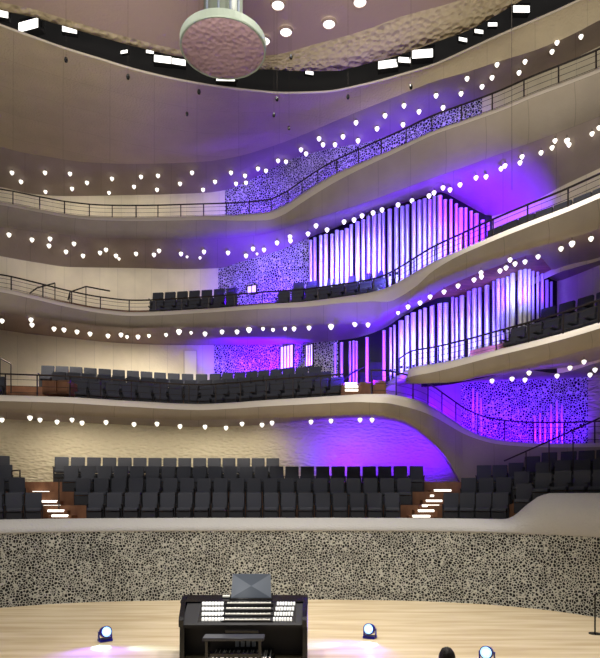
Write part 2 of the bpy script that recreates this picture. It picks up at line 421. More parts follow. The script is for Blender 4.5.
# door in the lower balcony wall
dY = W4Y(190)-.06
dz = thing('door_1', 'x', 'door'); del dz['label']; del dz['category']; dz['kind'] = 'structure'
p = at(190.5, 351, dY); bm = bmesh.new()
bx(bm, p.x-.26, p.x+.26, dY-.03, dY+.04, 7.7, p.z, .01); obj('door_leaf', bm, mat('door_cream', (236, 232, 205), .5), dz)
bm = bmesh.new()
bx(bm, p.x-.32, p.x-.26, dY-.05, dY+.04, 7.7, p.z+.05); bx(bm, p.x+.26, p.x+.32, dY-.05, dY+.04, 7.7, p.z+.05); bx(bm, p.x-.26, p.x+.26, dY-.05, dY+.04, p.z, p.z+.05)
obj('door_frame', bm, M_wall, dz)
# glowing panels added to imitate the bright patches in the milled screens
wn = 0
def glowpanel(x0, x1, y0, y1, Yf, bars=3):
    global wn; wn += 1
    Y = Yf((x0+x1)/2)-.12; a = at(x0, y1, Y); b = at(x1, y0, Y)
    ty = (Yf(x1)-Yf(x0)); ang = math.atan2(ty, (x1/F-.5)*Yf(x1)-(x0/F-.5)*Yf(x0))
    w = (b.x-a.x)/2; h = b.z-a.z
    t = bpy.data.objects.new('window_%d' % wn, None); C.objects.link(t); t['kind'] = 'structure'
    t.location = ((a.x+b.x)/2, Y, a.z); t.rotation_euler.z = ang
    bm = bmesh.new(); bx(bm, -w, w, -.01, .02, 0, h); obj('window_pane', bm, M_glowp, t)
    bm = bmesh.new(); fw = .03
    bx(bm, -w-fw, -w, -.04, .04, -fw, h+fw); bx(bm, w, w+fw, -.04, .04, -fw, h+fw)
    for i in range(1, bars): 
        xx = -w+2*w*i/bars; bx(bm, xx-.02, xx+.02, -.03, 0, 0, h)
    bx(bm, -w-fw, w+fw, -.04, .04, -fw, 0); bx(bm, -w-fw, w+fw, -.04, .04, h, h+fw)
    obj('window_frame', bm, M_darkwall, t)
glowpanel(279, 295, 346, 368, W4Y, 4); glowpanel(305, 314, 345, 366, W4Y, 3)
glowpanel(247, 257, 286, 294, W5Y, 2)

# ------------------------------------------------------------------ lamps with glass bulbs
def make_bulb():
    t = thing('pendant_lamp', 'x', 'lamp')
    bm = bmesh.new(); lathe(bm, [(0, .10), (.055, .098), (.10, .07), (.112, .03), (.098, -.02), (.066, -.07), (.034, -.11), (0, -.125)], 12)
    obj('bulb', bm, M_bulb, t, True)
    bm = bmesh.new(); lathe(bm, [(0, .14), (.05, .14), (.056, .095), (0, .095)], 8); obj('socket', bm, M_socket, t)
    bm = bmesh.new(); tube(bm, [(0, 0, .13), (0, 0, .26)], .012, 5); obj('stem', bm, M_socket, t)
    return t
bulb0 = make_bulb(); used = [False]
def dup(root, loc, rz=0, label=None, group=None, sc=1):
    if root in fresh: r = root; fresh.remove(root)
    else:
        r = root.copy(); C.objects.link(r)
        for ch in list(root.children):
            c = ch.copy(); C.objects.link(c); c.parent = r
            for gch in ch.children:
                d = gch.copy(); C.objects.link(d); d.parent = c
    r.location = loc; r.rotation_euler = (0, 0, rz); r.scale = (sc,)*3 if not isinstance(sc, tuple) else sc
    if label: r['label'] = label
    if group: r['group'] = group
    return r
fresh = [bulb0]
def solve(f1, w1, px, py, drop):
    best = None
    P, Q = f1(px), w1(px)
    for i in range(61):
        s = i/60; p = P*(1-s)+Q*s-Vector((0, 0, drop)); p.z += .05*(1-abs(2*s-1))
        q = HOR-(p.z-CAMZ)/p.y*F
        if best is None or abs(q-py) < best[0]: best = (abs(q-py), p)
    p = best[1]; return at(px, py, p.y)
LAMPS = []
def lamps(pts, f1, w1, where, group, pw, col=(1, .9, .74), big=1.0, drop=.24, every=1, cut=222):
    pts = sorted(pts)
    for i, q in enumerate(pts):
        p = solve(f1, w1, q[0], q[1], drop)
        s = .74*big*(q[2] if len(q) > 2 else 1)*max(.75, min(1.1, p.y/22))
        dup(bulb0, p, random.random()*6, 'glowing white glass pendant lamp, %s from the left %s' % (nth(i+1), where), group, s)
        if i % every == 0:
            dim = 1 if q[0] < cut else .15 if q[0] > 560 else .12
            LAMPS.append((Vector((p.x, min(p.y, w1(q[0]).y-1.9), p.z-.30)), pw*every*dim, col))
top = [(12,173),(21,182),(45,173),(45.5,192,.9),(70,174),(72,189),(87,183),(112,179),(109,193,.9),(141,177),(134,187),(158,176),(157,190),(180,184),(192,173),(203,190),(215,182),(231,173),(245,176),(236,184),(246,183),(258,169),(266,171),(278,161),(286,162),(301,150),(306,154),(319,139),(323,145),(343,137),(335,145),(358,141),(356,123),(385,116),(377,129),(404,106),(403,125),(419,112),(436,96),(443,108),(461,94),(467,79),(482,87),(492,78),(497,65),(519,73),(525,62),(552,52),(557,43),(581,37),(576,29)]
mid = [(9,235),(32,240),(50,239),(49,246),(74,244),(66,252),(83,256),(100,253),(106,250),(116,256),(119,259,.7),(136,254),(159,251),(154,255),(181,254),(187,257,.6),(204,252),(200,258,.7),(228,253),(253,249),(246,256),(257,254,.6),(264,250),(277,243),(290,237),(290.5,241),(308,234),(316,226),(327,230),(344,222),(354,220),(362,216),(373,213),(382,210),(398,205),(412,201),(429,196),(434,193),(443,188),(450,190),(460,185),(476,178),(486,177),(501,169),(505,166),(522,157),(520,163),(541,153),(552,148),(555,141),(567,141,1.2),(569,145),(592,134),(599,128)]
low = [(2,321),(31,320),(32,325),(54,329),(64,330),(77,332),(90,334),(108,336),(121,335),(127,337,.8),(138,337),(149,336,.8),(166,335,.8),(179,332,1.2),(191,333,.7),(205,334),(222,332),(237,332),(249,330,1.2),(263,329,.8),(273,330,.8),(285,329,.8),(294,329),(309,328),(331,327,1.2),(355,324,1.2),(368,325),(398,313,.8),(408,307),(420,303),(430,297),(444,292),(458,286),(474,280),(481,273),(481.5,277),(500,271),(506,268),(510,260),(515,264),(525,262),(538,257),(561,249),(572,244,1.2),(591,239)]
lr = [(492,381),(512,379),(529,373),(525,380),(557,376),(570,368),(584,362),(595,370),(590,375)]
bot1 = [(2,420),(30,418,1.1),(40,420),(57,422),(72,420),(82,423),(106,422.5),(134,424.5),(157,424),(180,426.5),(205,427),(226,428),(242,424),(262,425),(272,423),(311,422),(331,421),(360,420),(372,420)]
KC = 9
lamps(top, C5, D5, 'above the top balcony', 'lamps above the top balcony', KC*1.8, drop=.20, every=2)
lamps(mid, *S5, 'under the top balcony', 'lamps under the top balcony', KC*1.3, every=2)
lamps(low, *S4, 'under the middle balcony', 'lamps under the middle balcony', KC*6, every=2)
lamps(lr, *S3R, 'over the low right screen', 'lamps over the low right screen', KC, every=2)
lamps(bot1, *S3, 'under the lower balcony', 'lamps under the lower balcony', KC*6.5, every=1, cut=296, drop=.12)
# large downlights in the rose ceiling
def make_downlight():
    t = thing('ceiling_downlight', 'x', 'lamp')
    bm = bmesh.new(); lathe(bm, [(0, -.05), (.15, -.04), (.2, 0), (.2, .02)], 20); obj('lens', bm, M_flood, t, True)
    bm = bmesh.new(); lathe(bm, [(.2, .03), (.2, -.03), (.25, -.03), (.26, .03)], 20); obj('trim_ring', bm, M_ceil, t)
    return t
dl = make_downlight(); fresh.append(dl)
for i, (px, py) in enumerate(sorted([(100,3),(134,24),(179,3),(278,2),(286,29),(329,21),(360,-1),(264,38),(50,-10),(225,-14)])):
    Y = (19.53-CAMZ)*F/(HOR-py)
    dup(dl, at(px, py, Y)+Vector((0, 0, -.10)), 0, 'round glowing downlight in the rose ceiling, %s from the left' % nth(i+1), 'ceiling downlights')
# floodlights in the dark slot
def make_flood():
    t = thing('floodlight', 'x', 'floodlight')
    bm = bmesh.new(); bx(bm, -.42, .42, -.16, .16, -.16, .16, .03); obj('housing', bm, M_blk2, t)
    bm = bmesh.new(); bx(bm, -.38, .38, -.19, -.155, -.15, .15, .01); obj('lens', bm, M_flood, t)
    bm = bmesh.new(); bx(bm, -.48, -.44, -.03, .03, -.05, .4); bx(bm, .44, .48, -.03, .03, -.05, .4); bx(bm, -.48, .48, -.03, .03, .38, .42); obj('yoke', bm, M_blk2, t)
    return t
fl = make_flood(); fresh.append(fl)
FL = [(0,16,.7),(32,29,1.0),(70,32,.62),(125,53,.35),(150,53,.35),(163,62,.8),(178,64,.7),(226,80,.9),(309,74,.4),(388,67,.9),(404,62,.6),(422,57,.95),(462,41,.4),(478,33,.4),(492,26,.4),(520,12,.7)]
for i, (px, py, s) in enumerate(FL):
    Y = rimY(px)+.55
    dup(fl, at(px, py, Y), random.uniform(-.3, .3), 'glowing white floodlight in the dark roof slot, %s from the left' % nth(i+1), 'floodlights in the roof slot', s)

# ------------------------------------------------------------------ railings
def railing(label, EP, EY, a, b, h, spacing=1.25, wires=3, off_=.16):
    t = thing('railing', label, 'railing', at(a, EP(a), EY(a)))
    o = t.location
    pt = lambda x, z: at(x, EP(x), EY(x)+.02)+Vector((0, off_, z))-o
    P = rng(a, b, 5)
    bm = bmesh.new(); tube(bm, [pt(x, h) for x in P], .028, 6); obj('handrail', bm, M_rail, t)
    for w in range(wires):
        bm = bmesh.new(); tube(bm, [pt(x, h*(w+.6)/(wires+.4)) for x in P], .008, 4); obj('rail_wire', bm, M_rail, t)
    L = 0; prev = None; nxt = 0; k = 0
    for x in rng(a, b, 1):
        p = pt(x, 0)
        if prev is not None: L += (p-prev).length
        prev = p
        if L >= nxt:
            nxt += spacing; bm = bmesh.new(); tube(bm, [p-Vector((0, 0, .08)), p+Vector((0, 0, h))], .024, 5); obj('post', bm, M_rail, t)
    return t
railing('long dark railing on the top balcony edge', E5P, E5Y, A, B, .6, 1.0)
railing('long dark railing on the middle balcony edge', E4P, E4Y, A, B, .52, 1.1)
railing('dark railing on the lower balcony, before the seats and left stair', E3P, E3Y, A, 344, .72, 1.0)
railing('dark railing following the S-curve down to the low right screen', E3P, E3Y, 372, B, .8, 1.05)
railing('dark railing in front of the lower organ pipes', E3RP, E3RY, 400, B, .58, 1.1)

def handrail(label, pts, posts, z0):
    t = thing('stair_handrail', label, 'handrail', Vector(pts[0]))
    o = t.location; bm = bmesh.new(); tube(bm, [Vector(p)-o for p in pts], .03, 6); obj('handrail', bm, M_rail, t)
    for p, zb in posts:
        bm = bmesh.new(); p = Vector(p)-o; tube(bm, [p, Vector((p.x, p.y, zb-o.z))], .022, 5); obj('post', bm, M_rail, t)
q = [at(30,293,24.6), at(37,288,24.8), at(55,283,25.2)]
handrail('short curved stair handrail on the middle balcony, nearer the left edge', q, [(q[0], 10.75), (q[2], 10.75)], 0)
q = [at(68,300,24.8), at(70,292,24.9), at(86,286.5,25.2), at(110,291,25.4)]
handrail('long stair handrail on the middle balcony before the cream wall', q, [(q[1], 10.75), (q[2], 10.75)], 0)
q = [at(-14,352,22.3), at(0,358,22.3), at(11,364,22.3)]
handrail('stair handrail at far left of the lower balcony', q, [(q[1], 6.7), (q[2], 6.7)], 0)
q = [at(504,461,21), at(545,443,20.6), at(600,418,19.8)]
handrail('sloping stair handrail behind the right stalls seats', q, [(at(526,451.5,20.8), 4.3), (at(549,441,20.5), 4.3), (at(573,430,20.2), 4.3)], 0)
q = [at(343,380,21.5), at(352,373,21.5), at(366,366,21.6)]
handrail('stair handrail between the seats and the organ pipes', q, [(q[0], 6.6), (q[2], 6.6)], 0)

# ------------------------------------------------------------------ seats
def make_seat(nm):
    t = thing(nm, 'x', 'seat')
    bm = bmesh.new(); R = Matrix.Rotation(-.13, 4, 'X')
    vs = bx(bm, -.262, .262, -.055, .055, 0, .60, .03, Matrix.Translation((0, .17, .40)) @ R)
    obj('backrest', bm, M_seat, t)
    bm = bmesh.new(); bx(bm, -.235, .235, -.27, .17, .36, .48, .04); obj('seat_cushion', bm, M_seat, t)
    bm = bmesh.new(); bx(bm, -.24, .24, -.22, .2, 0, .34, .02); obj('base', bm, M_seatd, t)
    for s in (-1, 1):
        bm = bmesh.new(); x = s*.272; bx(bm, x-.018, x+.018, -.24, .2, .56, .61, .012); bx(bm, x-.016, x+.016, -.05, .18, 0, .56); obj('armrest', bm, M_seatd, t)
    return t
seat0 = make_seat('auditorium_seat'); fresh.append(seat0)
def seat_row(a, b, Yf, zf, pitch, where, group, sc=1):
    P = rng(a, b, .5); pts = [Vector(((x-300)/F*Yf(x), Yf(x), 0)) for x in P]
    L = [0]
    for u, v in zip(pts, pts[1:]): L.append(L[-1]+(v-u).length)
    n = max(1, int(round(L[-1]/pitch))); pitch = L[-1]/n
    for k in range(n):
        s = (k+.5)*pitch
        i = max(1, next(i for i, v in enumerate(L) if v >= s))
        t = (s-L[i-1])/(L[i]-L[i-1]); p = pts[i-1].lerp(pts[i], t); x = P[i-1]+(P[i]-P[i-1])*t
        d = pts[min(i+4, len(pts)-1)]-pts[max(i-4, 0)]
        p.z = zf(x)
        dup(seat0, p, math.atan2(d.y, d.x), ('dark grey seat, %s from the left %s' % (nth(k+1), where)) if a > 0 else ('dark grey seat, %s from the right %s' % (nth(n-k), where)), group, sc)
rowY = lambda k: (lambda x: SWY(x)+1.28+.93*k)
def flz(k, e=True):
    def f(x):
        return RF[k]+(RE[k]*elev(x) if e else 0)
    return f
# centre block
RN = ['front', 'second', 'third', 'rear']
for k, (a, b) in enumerate([(86,401),(73.5,413),(62,424.5),(53,280)]):
    seat_row(a, b, rowY(k), flz(k), .605, 'in the %s row of the centre stalls block' % RN[k], 'centre stalls seats')
for k, (a, b) in enumerate([(-56,43),(-56,27),(-56,13),(-56,10)]):
    seat_row(a, b, rowY(k), flz(k), .605, 'in the %s row of the left stalls block' % RN[k], 'left stalls seats')
for k, (a, b) in enumerate([(443,508),(460,530),(476,556)]):
    seat_row(a, b, rowY(k), flz(k), .605, 'in the %s row of the right stalls block' % RN[k], 'right stalls seats')
for k, (a, b) in enumerate([(514,650),(533,650),(558,650)]):
    seat_row(a, b, rowY(k), lambda x, k=k: RF[k]+RE[k]*elev(x), .605, 'in the %s row of the raised right stalls' % RN[k], 'raised far-right stalls seats')
# lower balcony
for k, (a, b, d, z) in enumerate([(71,343,1.55,6.7),(50,330,2.85,7.2),(39,320,4.15,7.7)]):
    seat_row(a, b, lambda x, d=d: E3Y(x)+d, lambda x, z=z: z, .56, 'in the %s row of the lower balcony' % RN[k], 'lower balcony seats', (.94, 1, 1))
seat_row(-60, 3, lambda x: E3Y(x)+1.55, lambda x: 6.7, .56, 'in the far-left lower balcony corner', 'far-left lower balcony seats', (.94, 1, 1))
# middle balcony
for k, (a, b, d, z, g_) in enumerate([(150,236,1.25,10.75,'front'),(150,236,2.3,11.4,'rear')]):
    seat_row(a, b, lambda x, d=d: E4Y(x)+d, lambda x, z=z: z, .54, 'in the %s row of the middle left group' % g_, 'middle balcony left seats', (.9, 1, 1))
for k, (a, b, d, z, g_) in enumerate([(276,383,1.25,10.75,'front'),(291,382,2.2,11.4,'rear')]):
    seat_row(a, b, lambda x, d=d: E4Y(x)+d, lambda x, z=z: z, .54, 'in the %s row before the upper pipes' % g_, 'middle balcony seats before the pipes', (.9, 1, 1))
seat_row(483, 630, lambda x: E4Y(x)+1.1, lambda x: 10.6, .56, 'on the middle balcony right of the pipes', 'middle balcony right seats', (.94, 1, 1))
seat_row(506, 630, lambda x: E3RY(x)+1.2, lambda x: 7.7, .56, 'in the front row of the organ balcony', 'organ balcony seats', (.94, 1, 1))
seat_row(536, 630, lambda x: E3RY(x)+2.3, lambda x: 8.4, .56, 'in the rear row of the organ balcony', 'organ balcony seats', (.94, 1, 1))

# ------------------------------------------------------------------ stairs in the stalls
def stair(label, steps, wide, Y0, Y1):
    t = thing('staircase', label, 'stairs', at(steps[-1][0], steps[-1][1], Y0))
    o = t.location; n = len(steps)
    for i, (x0, x1, y) in enumerate(steps):          # top first
        Y = Y1+(Y0-Y1)*i/(n-1); p = at(x0, y, Y); q = at(x1, y, Y)
        dY = (Y1-Y0)/(n-1)
        bm = bmesh.new(); bx(bm, p.x-.12-o.x, q.x+.12-o.x, Y-.02-o.y, Y+dY+.1-o.y, p.z-.22-o.z, p.z+.02-o.z); s = obj('step', bm, M_terr, t)
        bm = bmesh.new(); bx(bm, p.x-o.x, q.x-o.x, Y-.05-o.y, Y+.06-o.y, p.z-.03-o.z, p.z+.045-o.z, .01); obj('step_light', bm, M_step, s)
stair('wooden aisle stairs with glowing steps left of the centre stalls block', [(26,41,483.5),(29,45.5,487.6),(33,49,492.4),(36,53.6,496.4),(41,57,501.6),(44,60,506.4),(48,64,511),(52,68,516),(56,72,521)], 1, 20.0, 23.4)
stair('wooden aisle stairs with glowing steps right of the centre stalls block', [(434,451,490.6),(430,445,496),(426,442,501),(422,439,506),(418,434,511),(412.6,430,516.4)], 1, 20.6, 22.8)
stair('short lit wooden steps beside the lower balcony seats', [(345,357,384),(345,358,387),(345,358,390.5)], 1, 20.2, 20.9)
# aisle rail
q = [at(12,471,21.6), at(20,470,21.6), at(20,480,21.6)]
handrail('small loop handrail at the head of the left aisle stairs', q, [(q[0], at(12,482,21.6).z)], 0)
q = [at(55,478,20.9), at(63,478,20.8)]
handrail('thin aisle post rail right of the left glowing stairs', q, [(at(59,478,20.85), 2.6)], 0)

# equipment boxes by the organ stairs
def crate(x0, x1, y0, y1, Y, d, m, name, label, cat):
    a = at(x0, y1, Y); b = at(x1, y0, Y); bm = bmesh.new()
    bx(bm, a.x, b.x, Y, Y+d, a.z, b.z, .02); bx(bm, a.x+.05, b.x-.05, Y-.02, Y, a.z+.05, b.z-.05, .01)
    return tag(obj(name, bm, m), label, cat)
crate(360, 372, 382, 396, 20.6, .8, M_terr, 'wooden_plinth', 'small wooden plinth right of the lit steps by the organ', 'plinth')
crate(373, 386, 380, 396, 20.7, .9, M_terr, 'wooden_plinth', 'wooden plinth beneath the sparse organ pipes, next to curved railing', 'plinth')
crate(367, 383, 362, 381, 21.9, .6, M_blk2, 'equipment_case', 'black equipment case behind the thin pipes', 'case')
crate(358, 366, 372, 384, 22.0, .5, M_blk2, 'equipment_case', 'small black case left of the larger black case', 'case')
crate(42, 56, 380, 394, E3Y(48)+.9, .8, M_terr, 'wooden_plinth', 'wooden plinth below the left end of the lower balcony seats', 'plinth')
crate(57, 69, 380, 394, E3Y(62)+.9, .8, M_terr, 'wooden_plinth', 'wooden plinth touching the first front seat of the lower balcony', 'plinth')

# ------------------------------------------------------------------ organ pipes
def pipe(px, topy, Y, r, zb, label, group):
    p = at(px, topy, Y)
    t = thing('organ_pipe', label, 'organ pipe', (p.x, Y, zb), 0, group)
    h = p.z-zb; f = min(.55, h*.16)
    bm = bmesh.new(); lathe(bm, [(r, f), (r, h-.03), (r*1.06, h-.03), (r*1.06, h), (r*.9, h), (r*.9, h-.2), (0, h-.2)], 14); obj('pipe_body', bm, M_pipe, t, False)
    for pl in t.children[0].data.polygons: pl.use_smooth = abs(pl.normal.z) < .5
    bm = bmesh.new(); lathe(bm, [(0, 0), (r*.35, 0), (r*.98, f)], 12); obj('pipe_foot', bm, M_pipe, t, True)
    bm = bmesh.new(); bx(bm, -r*.55, r*.55, -r*1.04, -r*.8, f+.06, f+.06+r*1.1); obj('pipe_mouth', bm, M_mouth, t)
tops4 = lambda x: W5P(x)+1.5
x = 309.0; i = 0; lst = []
while x < 487:
    w = random.choice([3.4, 3.8, 4.2, 4.6]) if x < 440 else random.choice([3.0, 3.6, 4.4])
    lst.append((x+w/2, w)); x += w+random.choice([.8, 1.3, 2.4])
for i, (x, w) in enumerate(lst):
    Y = W5Y(x)-.5-.35*random.random()
    pipe(x, tops4(x)+(2.5 if x > 430 else 1)+random.choice([0, 0, 1, 3]), Y, w/2/F*Y, 11.4 if x < 400 else 10.6, 'tall silver organ pipe, %s from the left in the upper pipe rank' % nth(i+1), 'upper rank of organ pipes')
lst = [(335,2.2),(341.5,3.2),(350,2.4),(353.5,2.4),(356.5,2.4),(367,3.2),(384,3.4),(390.5,2.6),(394.5,2.4)]
x = 398.5
while x < 554:
    w = random.choice([3.2, 3.8, 4.4, 5.0]) if x < 528 else random.choice([2.6, 3.2])
    lst.append((x+w/2, w)); x += w+random.choice([.8, 1.4, 2.8] if x < 528 else [1.5, 2.2])
for i, (x, w) in enumerate(lst):
    Y = W4Y(x)-.5-.35*random.random()
    zb = 7.75 if x > 386 else 6.6
    if x > 500: zb = 8.4
    if x < 362: Y = 21.6
    elif x < 386: Y = 21.1
    pipe(x, max(W4P(x)+2.5, 0)+random.choice([0, 0, 1, 2]), Y, w/2/F*Y, zb, 'tall silver organ pipe, %s from the left in the lower pipe rank' % nth(i+1), 'lower rank of organ pipes')
# short pipes before the low right screen
for i, (x, y0, y1) in enumerate([(473,388,422),(477,392,424),(481,398,420),(535,416,432),(540,413,432),(545,417,432),(551,404,432),(557,400,430),(562,404,428)]):
    Y = W3RY(x)-.5
    z = at(x, y1, Y).z
    pipe(x, y0, Y, 1.0/F*Y, at(x, E3P(x), E3Y(x)).z-.15, 'slim silver organ pipe, %s from the left before the low right screen' % nth(i+1), 'slim pipes before the low right screen')

# ------------------------------------------------------------------ hanging reflector drum
t = thing('sound_reflector', 'round drum reflector with textured rosy underside hanging from the ceiling', 'reflector', (-1.79, 14, 13.87))
bm = bmesh.new(); lathe(bm, [(0, .0), (.5, -.015), (.85, -.02), (.95, .01)], 48); obj('reflector_face', bm, M_disc, t, True)
bm = bmesh.new(); lathe(bm, [(.95, .01), (.99, .0), (1.0, .03), (1.0, .19), (.96, .21), (0, .21)], 48); obj('rim_band', bm, M_discrim, t)
bm = bmesh.new(); lathe(bm, [(.45, .21), (.47, 5.58), (0, 5.58)], 32); obj('neck', bm, mat('neck_metal', (82, 88, 78), .45), t, True)
for a in (-.31, -.05, .22, .40):
    bm = bmesh.new(); tube(bm, [(a, -.46, .22), (a, -.46, 5.55)], .03, 6); obj('cable_tube', bm, M_grey, t)
# hanging microphones
for px, py, Y, nm in [(66,60,13,'leftmost'),(128,77,13,'second from the left'),(199,92,14,'just left below the drum'),(277,99,15,'below the middle of the rim'),(291,57,14,'over the relief ring'),(274,115,16,'lowest, under the middle of the rim'),(348,97,15,'right of the middle'),(411,87,14,'hanging before the right rim'),(187,114,17,'lower left of the drum'),(289,128,18,'low beside the centre')]:
    p = at(px, py, Y); t = thing('hanging_microphone', 'tiny dark microphone hanging on a thin wire, '+nm, 'microphone', p, 0, 'hanging microphones')
    bm = bmesh.new(); lathe(bm, [(0, -.05), (.03, -.045), (.042, 0), (.03, .05), (0, .06)], 10); obj('capsule', bm, M_black, t)
    bm = bmesh.new(); tube(bm, [(0, 0, .05), (0, 0, 19.5-p.z)], .0022, 4); obj('wire', bm, M_socket, t)
p = at(512, 190, 13.6); bm = bmesh.new(); tube(bm, [p, (p.x-.02, p.y, 19.5)], .005, 4)
tag(obj('hanging_cable', bm, M_socket), 'thin cable hanging from the ceiling before the right balconies', 'cable')

# ------------------------------------------------------------------ organ console
con = thing('organ_console', 'black organ console with four white keyboards and lit stop tabs', 'organ console', (-1.2, 13.0, 0))
def cp(px, py, Y):
    p = at(px, py, Y); return Vector((p.x+1.2, p.y-13.0, p.z))
def cpart(nm, bm, m, parent=None, sm=False):
    return obj(nm, bm, m, parent or con, sm)
xl = cp(181, 600, 13.2).x; xr = cp(308, 600, 13.2).x
def prism(bm, poly, x0, x1, mi=0):
    a = [bm.verts.new((x0, y, z)) for y, z in poly]; b = [bm.verts.new((x1, y, z)) for y, z in poly]
    bm.faces.new(a); bm.faces.new(b[::-1])
    for k in range(len(poly)): bm.faces.new((a[k], b[k], b[(k+1) % len(poly)], a[(k+1) % len(poly)]))
side = [(-.62, .60), (.42, .60), (.42, 0), (.52, 0), (.52, 1.22), (.30, 1.22), (-.55, .86), (-.62, .80)]
side = [(-.35, 0), (.52, 0), (.52, 1.22), (.32, 1.24), (-.50, .96), (-.56, .90), (-.56, .76), (-.30, .72)]
for s, x in ((0, xl), (1, xr-.1)):
    bm = bmesh.new(); prism(bm, side, x, x+.1)
    for v in bm.verts: v.co.x += (.07 if s == 0 else -.02)*max(0, (.3-v.co.y))/.9*1.5
    cpart('side_panel', bm, M_black)
bm = bmesh.new(); prism(bm, [(.42, 0), (.52, 0), (.52, 1.20), (.42, 1.20)], xl+.1, xr-.1); cpart('back_panel', bm, M_black)
bm = bmesh.new(); prism(bm, [(.12, 1.13), (.52, 1.21), (.52, 1.25), (.10, 1.17)], xl, xr); cpart('top_lid', bm, M_black)
bm = bmesh.new(); prism(bm, [(-.54, .74), (-.54, .80), (-.50, .83), (.12, 1.14), (.42, 1.14), (.42, .72)], xl+.16, xr-.12); cpart('key_desk', bm, M_blk2)
# manuals
xa, xb = cp(227, 605, 13).x, cp(271, 605, 13).x
for k in range(4):
    y = -.46+.155*k; z = .885+.090*k
    bm = bmesh.new(); bx(bm, xa-.06-.0*k, xb+.06, y-.02, y+.16, z-.07, z-.01, .005); cb = cpart('keyboard', bm, M_blk2)
    bm = bmesh.new(); n = 36; w = (xb-xa)/n
    for i in range(n): bx(bm, xa+w*i+.001, xa+w*(i+1)-.001, y, y+.10, z-.035, z+.012)
    obj('white_keys', bm, M_ivory, cb)
    bm = bmesh.new()
    for i in range(n-1):
        if i % 7 not in (2, 6): bx(bm, xa+w*(i+1)-.007, xa+w*(i+1)+.007, y+.05, y+.115, z+.01, z+.024)
    bx(bm, xa, xb, y+.105, y+.12, z-.01, z+.02)
    obj('black_keys', bm, M_black, cb)
# stop jambs: stepped rows of lit tabs
for s, (p0, p1) in ((-1, (203, 225)), (1, (275, 294))):
    ja, jb = cp(p0, 605, 13).x, cp(p1, 605, 13).x
    bm = bmesh.new(); prism(bm, [(-.5, .78), (-.48, .84), (.12, 1.17), (.14, 1.1)], ja-.04, jb+.04); jm = cpart('stop_jamb', bm, M_black)
    for k in range(4):
        y = -.44+.15*k; z = .875+.083*k; n = 7; w = (jb-ja)/n; sh = (.035*(k-1.5))*(-s)*-.6
        for i in range(n):
            bm = bmesh.new(); bx(bm, ja+w*i+.008+sh, ja+w*(i+1)-.008+sh, y, y+.07, z-.02, z+.05, .008); obj('stop_tab', bm, M_ivoryglow, jm)
# little displays and the music desk
for px in (236.5, 250, 260):
    a = cp(px, 601, 13.28); bm = bmesh.new(); bx(bm, a.x-.055, a.x+.055, a.y, a.y+.03, a.z-.03, a.z+.045, .006); cpart('display', bm, M_scr)
a = cp(226, 597, 13.3); bm = bmesh.new(); bx(bm, a.x-.08, a.x+.08, a.y, a.y+.1, a.z-.01, a.z+.03, .01); cpart('paper_pad', bm, M_ivory)
l0, r0 = cp(231, 596, 13.3), cp(271.5, 574, 13.45)
md = None
bm = bmesh.new(); x0, x1 = l0.x, r0.x; y0, y1 = l0.y, r0.y; zb, zt = 1.22, r0.z
cx, cy, cz = (x0+x1)/2, (y0+y1)/2, (zb+zt)/2
V = [bm.verts.new(v) for v in [(x0, y0, zb), (x1, y0, zb), (x1-.02, y1, zt), (x0+.02, y1, zt), (cx, cy-.012, cz)]]
V2 = [bm.verts.new(v) for v in [(x0, y0+.03, zb), (x1, y0+.03, zb), (x1-.02, y1+.03, zt), (x0+.02, y1+.03, zt)]]
for k in range(4):
    f = bm.faces.new((V[k], V[(k+1) % 4], V[4])); f.material_index = 1 if k in (1, 3) else 0
    bm.faces.new((V[k], V2[k], V2[(k+1) % 4], V[(k+1) % 4]))
bm.faces.new(V2)
cpart('music_desk', bm, [M_grey, M_grey2])
bm = bmesh.new(); bx(bm, x0-.02, x1+.02, y0-.08, y0+.02, 1.19, 1.225, .006); cpart('music_ledge', bm, M_black)
# kneeboard + expression shoes + pedalboard
bm = bmesh.new(); prism(bm, [(.02, .05), (.06, .05), (.06, .66), (.02, .66)], xl+.1, xr-.1); kb = cpart('knee_board', bm, M_blk2)
bm = bmesh.new(); bx(bm, -.35+.0, .35, -.66, -.60, .66, .72, .01); cpart('piston_rail', bm, M_black)
bm = bmesh.new()
for k in range(4): bx(bm, -.2+.12*k, -.12+.12*k, -.05, .02, .22, .46, .01)
obj('swell_shoe', bm, M_grey2, kb)
pb = bmesh.new(); bx(pb, -.62, .66, -.85, 0, .02, .08); pbo = cpart('pedal_board', pb, M_blk2)
for k in range(30):
    x = -.60+.042*k; blk = k % 7 in (1, 3, 4+2)
    bm = bmesh.new(); bx(bm, x-.012, x+.012, -.80 if not blk else -.35, -.02, .10, .15 if not blk else .19, .004); obj('pedal', bm, M_ivory if not blk else M_black, pbo)
# bench
bn = thing('organ_bench', 'low black bench in front of the organ console', 'bench', at(234, 640, 11.85)*1.0)
o = bn.location.copy(); bn.location.z = 0
zt = 3.5-141/600*11.85
bm = bmesh.new(); bx(bm, -.60, .60, -.18, .18, zt-.06, zt, .015); obj('seat', bm, mat('bench_top', (58, 60, 68), .3), bn)
for s in (-1, 1):
    bm = bmesh.new(); bx(bm, s*.52-.03, s*.52+.03, -.16, .16, 0, zt-.06, .01); obj('leg', bm, M_black, bn)
bm = bmesh.new(); bx(bm, -.49, .49, -.03, .03, .3, .38, .01); obj('stretcher', bm, M_black, bn)

